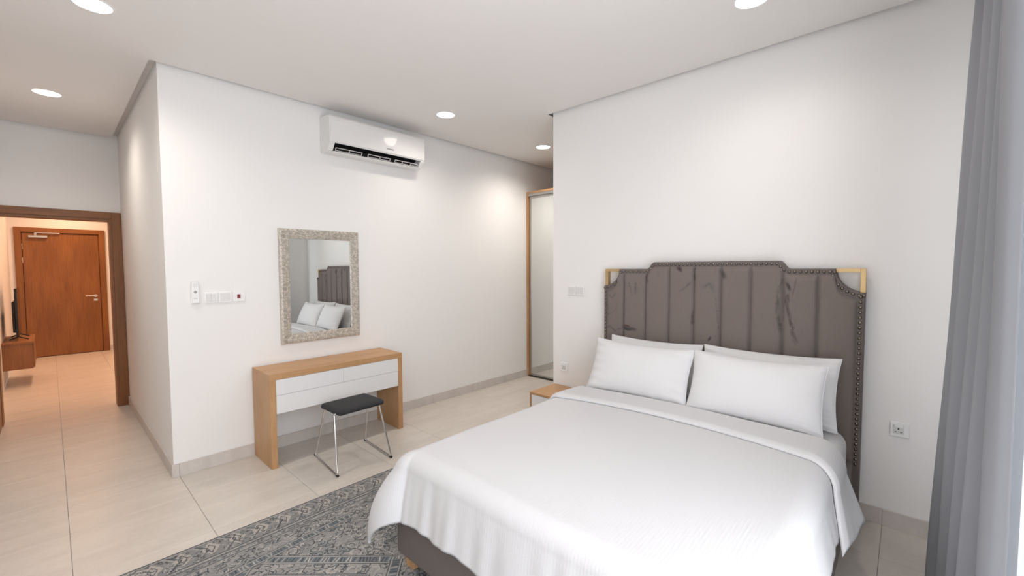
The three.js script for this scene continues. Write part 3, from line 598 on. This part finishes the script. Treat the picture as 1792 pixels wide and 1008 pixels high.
// ---------------------------------------------------------------- mirrored wardrobe
{
  const t = thing('wardrobe', 'tall wardrobe with a mirrored sliding door at the end of the passage', 'wardrobe');
  const y1 = 2.608, z1 = 2.395;
  part('cabinet', [box(XW, 4.645, 0, y1, 0.002, 0.028, 0.001), box(XW, 4.645, 0, y1, z1 - 0.026, z1, 0.001), box(XW, 4.645, y1 - 0.026, y1, 0.028, z1 - 0.026, 0.001, 'z'), box(4.62, 4.645, 0, y1 - 0.026, 0.028, z1 - 0.026), box(XW + 0.12, 4.62, 0.0, 0.04, 0.028, z1 - 0.026)], M.oak, t);
  part('top_track', box(XW + 0.006, XW + 0.09, y1 - 0.062, y1 - 0.027, 0.029, z1 - 0.027), M.alu, t); part('bottom_track', box(XW + 0.004, XW + 0.09, 0.0, 0.010, 0.029, z1 - 0.027), M.darkAlu, t);
  const L = (z1 - 0.06) / 2;
  for (let k = 0; k < 2; k++) {
    const a = 0.034 + k * L, b = a + L - 0.004, x = XW + 0.03 + 0.03 * k, q = 0.028;
    const d = part('sliding_door', [box(x, x + 0.022, 0.014, y1 - 0.064, a, a + q, 0.002), box(x, x + 0.022, 0.014, y1 - 0.064, b - q, b, 0.002), box(x, x + 0.022, 0.014, 0.014 + q, a + q, b - q, 0.002), box(x, x + 0.022, y1 - 0.064 - q, y1 - 0.064, a + q, b - q, 0.002)], M.alu, t);
    part('mirror_pane', box(x + 0.008, x + 0.013, 0.014 + q, y1 - 0.064 - q, a + q, b - q), M.mirror, d);
  }
}

// ---------------------------------------------------------------- bedside table
{
  const t = thing('bedside_table', 'small oak bedside table with white drawers left of the bed', 'table');
  const x0 = 2.372, x1 = 2.748, z0 = 1.458, z1 = 1.94, y1 = 0.415, k = 0.018;
  part('table_top', box(x0, x1, y1 - k, y1, z0, z1, 0.0012, 'z'), M.oak, t);
  part('side_panel', box(x0, x1, 0, y1 - k, z0, z0 + k, 0.0012), M.oak, t); part('side_panel', box(x0, x1, 0, y1 - k, z1 - k, z1, 0.0012), M.oak, t);
  part('base_panel', box(x0 + 0.01, x1, 0.03, 0.05, z0 + k, z1 - k), M.oak, t);
  part('carcass', box(x0 + 0.022, x1, 0.05, y1 - k, z0 + k, z1 - k), M.whiteLacquer, t);
  part('drawer', box(x0 + 0.003, x0 + 0.021, 0.235, y1 - k - 0.004, z0 + k + 0.002, z1 - k - 0.002, 0.001), M.whiteLacquer, t);
  part('drawer', box(x0 + 0.003, x0 + 0.021, 0.054, 0.231, z0 + k + 0.002, z1 - k - 0.002, 0.001), M.whiteLacquer, t);
}

// ---------------------------------------------------------------- rug
{
  const g = thing('rug', 'grey patterned low-pile rug under the foot of the bed', 'rug');
  const w = RUG.x1 - RUG.x0, l = RUG.z1 - RUG.z0;
  const pile = new THREE.PlaneGeometry(w, l, 1, 1).rotateX(-Math.PI / 2).translate((RUG.x0 + RUG.x1) / 2, 0.0085, (RUG.z0 + RUG.z1) / 2);
  part('pile', pile, M.rug, g);
  part('backing', box(RUG.x0, RUG.x1, 0.0005, 0.0083, RUG.z0, RUG.z1, 0.002), M.rugEdge, g);
}

// ---------------------------------------------------------------- bed
const BED = { x0: 0.60, x1: 2.67, z0: 2.05, z1: 3.755 };
{
  const t = thing('bed', 'double bed with a tall channelled grey velvet headboard and brass corners', 'bed');
  // outline of the headboard in (z, y)
  const C = (HB0 + HB1) / 2, half = (HB1 - HB0) / 2, yS = 1.535, yT = 1.588, R = 0.142;
  const right = [[half, 0.06], [half, yS - R]];
  for (let k = 0; k <= 10; k++) { const a = Math.PI / 2 * k / 10; right.push([half - R * Math.sin(a), yS - R * Math.cos(a)]); }
  right.push([0.485, yS], [0.474, yS + 0.004], [0.463, yS + 0.014], [0.444, yT - 0.012], [0.433, yT - 0.003], [0.42, yT]);
  const outline = [...right.map(([a, y]) => [C + a, y]), ...right.slice().reverse().map(([a, y]) => [C - a, y])];
  part('headboard_base', extrudeX(outline, 2.668, 2.756, 0.01), M.velvetPlain, t);
  const yTop = (z) => { const a = Math.abs(z - C); if (a <= 0.42) return yT; if (a <= 0.485) return yT - (yT - yS) * ss(0.42, 0.485, a); if (a <= half - R) return yS; const q = a - (half - R); return yS - Math.sqrt(Math.max(0, R * R - (R - q) * (R - q))); };
  const seams = [2.083, 2.24, 2.43, 2.62, 2.808, 2.995, 3.186, 3.377, 3.563, 3.757];
  for (let c = 0; c < 9; c++) {
    const a = seams[c] + 0.0006, b = seams[c + 1] - 0.0006, nu = 20, nv = 60;
    part('channel', gridGeo(nu, nv, (u, v) => {
      const z = a + (b - a) * u, top = yTop(z) - 0.036 - (Math.abs(z - C) > half - R ? 0.012 : 0), y = 0.30 + (top - 0.30) * v, e = 2 * u - 1;
      const puff = Math.pow(1 - Math.pow(Math.abs(e), 5), 0.55) * Math.sqrt(clamp((top - y) / 0.03, 0, 1));
      return [2.6695 - 0.024 * puff, y, z];
    }, (u, v) => { const z = a + (b - a) * u, y = 0.30 + (yTop(z) - 0.336) * v; return [(z - HB0) / (HB1 - HB0), y / 1.6]; }), M.velvet, t);
  }
  // brass nails along the border
  const path = []; const inset = 0.02;
  for (let i = 0; i < outline.length; i++) { const p = outline[(i + outline.length - 1) % outline.length], q = outline[(i + 1) % outline.length], d = [q[0] - p[0], q[1] - p[1]], l = Math.hypot(...d) || 1; let nz = -d[1] / l, ny = d[0] / l; path.push([outline[i][0] + nz * inset, outline[i][1] + ny * inset]); }
  path[0] = [HB1 - inset, 0.36]; path[path.length - 1] = [HB0 + inset, 0.36];
  path[1] = [HB1 - inset, yS - R - 0.012]; path[path.length - 2] = [HB0 + inset, yS - R - 0.012];
  const ng = new THREE.SphereGeometry(0.0102, 10, 5, 0, Math.PI * 2, 0, Math.PI / 2).rotateZ(Math.PI / 2).scale(0.8, 1, 1);
  let carry = 0;
  for (let i = 0; i + 1 < path.length; i++) {
    const [za, ya] = path[i], [zb, yb] = path[i + 1], l = Math.hypot(zb - za, yb - ya); let s = carry;
    for (; s < l; s += 0.0305) { const n = part('nail', ng, M.nail, t); n.position.set(2.6685, ya + (yb - ya) * s / l, za + (zb - za) * s / l); }
    carry = s - l;
  }
  // brass corner brackets: square tube
  for (const s of [-1, 1]) {
    const zo = C + s * half, w = 0.026, zz = (a, b) => [Math.min(zo - s * a, zo - s * b), Math.max(zo - s * a, zo - s * b)];
    const [a0, a1] = zz(0, w), [b0, b1] = zz(w, R + 0.015);
    part('corner_bracket', [box(2.69, 2.735, yS - R - 0.02, yS, a0, a1, 0.0015), box(2.69, 2.735, yS - 0.022, yS, b0, b1, 0.0015)], M.brass, t, 'brass corner bracket');
  }
  part('side_rail', box(BED.x0 + 0.065, 2.668, 0.075, 0.385, BED.z0, BED.z0 + 0.065, 0.02, 'x', 0, 4), M.velvetPlain, t);
  part('side_rail', box(BED.x0 + 0.065, 2.668, 0.075, 0.385, BED.z1 - 0.065, BED.z1, 0.02, 'x', 0, 4), M.velvetPlain, t);
  part('foot_rail', box(BED.x0, BED.x0 + 0.068, 0.075, 0.35, BED.z0, BED.z1, 0.02, 'z', 0, 4), M.velvetPlain, t);
  part('platform', box(BED.x0 + 0.06, 2.668, 0.29, 0.32, BED.z0 + 0.06, BED.z1 - 0.06), M.oak, t);
  for (const [x, z] of [[BED.x0 + 0.03, BED.z0 + 0.04], [BED.x0 + 0.03, BED.z1 - 0.11], [2.5, BED.z0 + 0.04], [2.5, BED.z1 - 0.11]]) part('leg', box(x, x + 0.06, x < 1.75 ? 0.009 : 0.0, 0.08, z, z + 0.07, 0.003), M.oak, t);
}
solo('mattress', box(0.69, 2.64, 0.322, 0.578, 2.115, 3.735, 0.09, 'x', 0, 6), M.sheet, 'thick mattress in a white fitted sheet on the bed', 'mattress');

// ---------------------------------------------------------------- duvet
const DV = { x0: 0.69, x1: 2.225, z0: 2.155, z1: 3.645, h: 0.617, r: 0.085 };
function drape(a, b, o) {     // a: metres from the foot edge towards the head, b: metres from the left edge; negative or beyond = overhang
  const W = DV.z1 - DV.z0, dx = Math.max(0, -a), dzl = Math.max(0, -b), dzr = Math.max(0, b - W), dz = Math.max(dzl, dzr), sz = dzr > 0 ? 1 : -1;
  const cn = Math.min(dx, dz) / (Math.hypot(dx, dz) * 0.7071 || 1), D = Math.hypot(dx, dz) * (1 + 0.10 * cn * cn), r = DV.r + (dzr > 0 ? 0.015 : 0) + (o.lift || 0);
  let x = DV.x0 + Math.max(0, a), z = DV.z0 + clamp(b, 0, W), y = DV.h + (o.lift || 0);
  const ta = Math.max(0, a), tb = clamp(b, 0, W);
  y += 0.010 * Math.sin(Math.PI * clamp(tb / W)) * ss(0, 0.25, ta) + 0.004 * Math.sin(tb * 5 + ta * 3.1) * Math.sin(ta * 4.2 + 0.7) - 0.008 * ss(1.2, 1.6, ta);
  if (D > 0) {
    const hy = Math.hypot(dx, dz), ux = -dx / hy, uz = sz * dz / hy, corner = cn;
    const q = Math.min(D / r, Math.PI / 2), rest = Math.max(0, D - r * Math.PI / 2);
    const flare = (dx > 0 && dz > 0 ? 0.16 + 0.24 * corner : dx > 0 ? 0.16 : sz > 0 ? o.flareR ?? 0.24 : 0.12);
    let out = r * Math.sin(q) + rest * flare, drop = r * (1 - Math.cos(q)) + rest * Math.sqrt(1 - flare * flare);
    const f = ss(0.06, 0.34, D), s = dx > dz ? tb + 0.25 * dz : ta - 0.25 * dx;
    const wob = 0.45 * Math.sin(s * 39 + 2.2 * Math.sin(s * 7)) + 0.28 * Math.sin(s * 67 + 2.4 * Math.sin(s * 5.3) + 1) + 0.45 * Math.sin(s * 17 + 1.2 * Math.sin(s * 3) + 0.6);
    out += (o.fold ?? 0.011) * f * wob * (1 - 0.6 * corner) * (dzr > 0 ? 0.45 : 1);
    drop += 0.006 * f * Math.sin(s * 23 + 2) ;
    // the loose corner tucks in below the mattress edge, so that the hem folds
    if (corner > 0 && dx > 0 && dz > 0) out += 0.085 * corner * Math.sin(Math.PI * clamp(D / 0.62));
    x += ux * out - (o.skew || 0) * Math.max(0, dzr); z += uz * out; y -= drop;
  }
  return [x, y, z];
}
{
  const t = thing('duvet', 'white duvet spread over the bed and hanging over its foot', 'duvet');
  const A0 = -0.375, A1 = DV.x1 - DV.x0 - 0.02, B0 = -0.37, B1 = DV.z1 - DV.z0 + 0.315, nu = 190, nv = 210;
  const ua = (u) => A0 + (A1 - A0) * u, vb = (v) => B0 + (B1 - B0) * v;
  const th = (u, v) => 0.014 + 0.020 * ss(0, 0.04, u) * ss(0, 0.04, v) * ss(0, 0.04, 1 - v) * ss(0, 0.02, 1 - u);
  const body = thicken(nv, nu, (u, v) => drape(ua(v), vb(u), { fold: 0.008 }), (u, v) => th(v, u), (u, v) => [vb(u), ua(v)]);
  part('cover', body, M.linen, t);
  // the head end turned back over itself
  const band = thicken(200, 40, (u, v) => {
    const b = B0 + (DV.z1 - DV.z0 + 0.395 - B0) * u, W = DV.z1 - DV.z0, e = (clamp(b, 0, W) / W - 0.5) * 2;
    const a0 = 1.245 - 0.075 * e * e, a = a0 + (A1 + 0.02 - a0) * v;
    const roll = Math.sqrt(clamp(Math.min(v / 0.12, (1 - v) / 0.10), 0, 1));
    const p = drape(a, b, { lift: 0.006 + 0.022 * roll, flareR: 0.20 + 0.24 * v, skew: 0.43, fold: 0.005 });
    return p;
  }, () => 0.012, (u, v) => [u * 2.3, v * 0.32]);
  part('turned_back_end', band, M.linen, t);
}

// ---------------------------------------------------------------- pillows
function pillow(label, cz, w, hgt, thick, B, T, tilt = 0, sd = 1) {
  const N = 44, K = 32, lo = new THREE.Vector3(B[0], B[1], cz), hi = new THREE.Vector3(T[0], T[1], cz);
  const up = hi.clone().sub(lo).normalize(), e1 = new THREE.Vector3(0, 0, 1).applyAxisAngle(up, tilt), nrm = e1.clone().cross(up), mid = lo.clone().lerp(hi, 0.5);
  const f = (side) => (u, v) => {
    let a = 2 * u - 1, b = 2 * v - 1; const aa = a;
    a = Math.sign(a) * (1 - Math.pow(1 - Math.abs(a), 1.35)); b = Math.sign(b) * (1 - Math.pow(1 - Math.abs(b), 1.35));
    const px = a * (1 - 0.050 * (1 - b * b)) * w / 2, py = b * (1 - 0.085 * (1 - Math.pow(Math.abs(a), 2.2))) * hgt / 2;
    const body = Math.pow(Math.max(0, 1 - Math.pow(Math.abs(a), 3.0)), 0.62) * Math.pow(Math.max(0, 1 - Math.pow(Math.abs(b), 2.6)), 0.62);
    const cor = Math.pow(Math.abs(a * b), 3);
    let d = thick / 2 * body + 0.003 * (1 - Math.max(Math.abs(a), Math.abs(b)) ** 12);
    const edge = ss(0.45, 0.95, Math.max(Math.abs(a), Math.abs(b))) * (1 - ss(0.97, 1, Math.max(Math.abs(a), Math.abs(b))));
    d += 0.0035 * edge * (Math.sin(b * 17 * sd + 3 * a + sd) * ss(0.4, 0.9, Math.abs(a)) + 0.7 * Math.sin(a * 21 + 2 * b + sd * 2) * ss(0.4, 0.9, Math.abs(b)));
    d += 0.003 * Math.sin(3.1 * a + sd) * Math.sin(2.7 * b + 2 * sd) * body;
    const s = side > 0 ? 1 : -1, P = mid.clone().addScaledVector(e1, px).addScaledVector(up, py).addScaledVector(nrm, s * d);
    return P.toArray();
  };
  const g = mergeGeometries([gridGeo(N, K, (u, v) => f(1)(1 - u, v), (u, v) => [u * w, v * hgt]), gridGeo(N, K, (u, v) => f(-1)(u, v), (u, v) => [u * w, v * hgt])]);
  const o = thing('pillow', label, 'pillow', 'four white bed pillows');
  part('pillowcase', mergeVertices(g.deleteAttribute('normal') && g, 1e-5), M.pillow, o).geometry.computeVertexNormals();
  // seam running round the edge of the case
  const loop = []; for (let k = 0; k < 96; k++) { const q = k / 24, i = Math.floor(q), r = q - i, uv = [[r, 0], [1, r], [1 - r, 1], [0, 1 - r]][i]; loop.push(new THREE.Vector3(...f(1)(uv[0], uv[1]))); }
  part('seam', new THREE.TubeGeometry(new THREE.CatmullRomCurve3(loop, true, 'catmullrom', 0.1), 220, 0.0022, 5, true), M.pillow, o);
  return o;
}
pillow('white pillow at the back left against the headboard', 2.545, 0.725, 0.43, 0.12, [2.445, 0.585], [2.585, 0.99], 0.02, 1.7);
pillow('white pillow at the back right against the headboard', 3.308, 0.785, 0.43, 0.12, [2.445, 0.585], [2.585, 1.005], -0.02, 2.3);
pillow('white pillow in front on the left half of the bed', 2.535, 0.76, 0.41, 0.14, [2.245, 0.618], [2.405, 0.972], 0.03, 1.1);
pillow('white pillow in front on the right half of the bed', 3.285, 0.745, 0.41, 0.14, [2.245, 0.618], [2.405, 0.972], 0.0, 2.9);

// ---------------------------------------------------------------- living room: bench and television
{
  const t = thing('tv_bench', 'floating wooden television bench on the living room wall', 'bench');
  part('cabinet', box(-1.03, -0.765, 0.235, 0.572, -5.48, -4.6, 0.002, 'z'), M.doorWood, t);
  part('bench_top', box(-1.03, -0.748, 0.572, 0.598, -5.5, -4.585, 0.002, 'z', 0.3), M.doorWood, t);
  for (const [a, b] of [[-5.46, -5.045], [-5.035, -4.62]]) part('drawer', box(-0.766, -0.750, 0.245, 0.566, a, b, 0.001, 'z'), M.doorWood, t);
  const v = thing('television', 'black flat television seen edge-on on the wooden bench', 'television');
  part('screen_panel', box(-0.905, -0.878, 0.665, 1.30, -5.46, -4.76, 0.006), M.blackGloss, v);
  part('back_case', box(-0.935, -0.903, 0.70, 1.12, -5.36, -4.86, 0.012), M.darkPlastic, v);
  for (const z of [-4.9, -5.32]) part('foot', [tube([[-0.89, 0.68, z], [-0.9, 0.64, z], [-0.97, 0.606, z + 0.02]], 0.008, 20, 8, 0.5), tube([[-0.89, 0.68, z], [-0.88, 0.64, z], [-0.80, 0.606, z + 0.02]], 0.008, 20, 8, 0.5)], M.darkPlastic, v);
}

renderer.render(scene, camera);
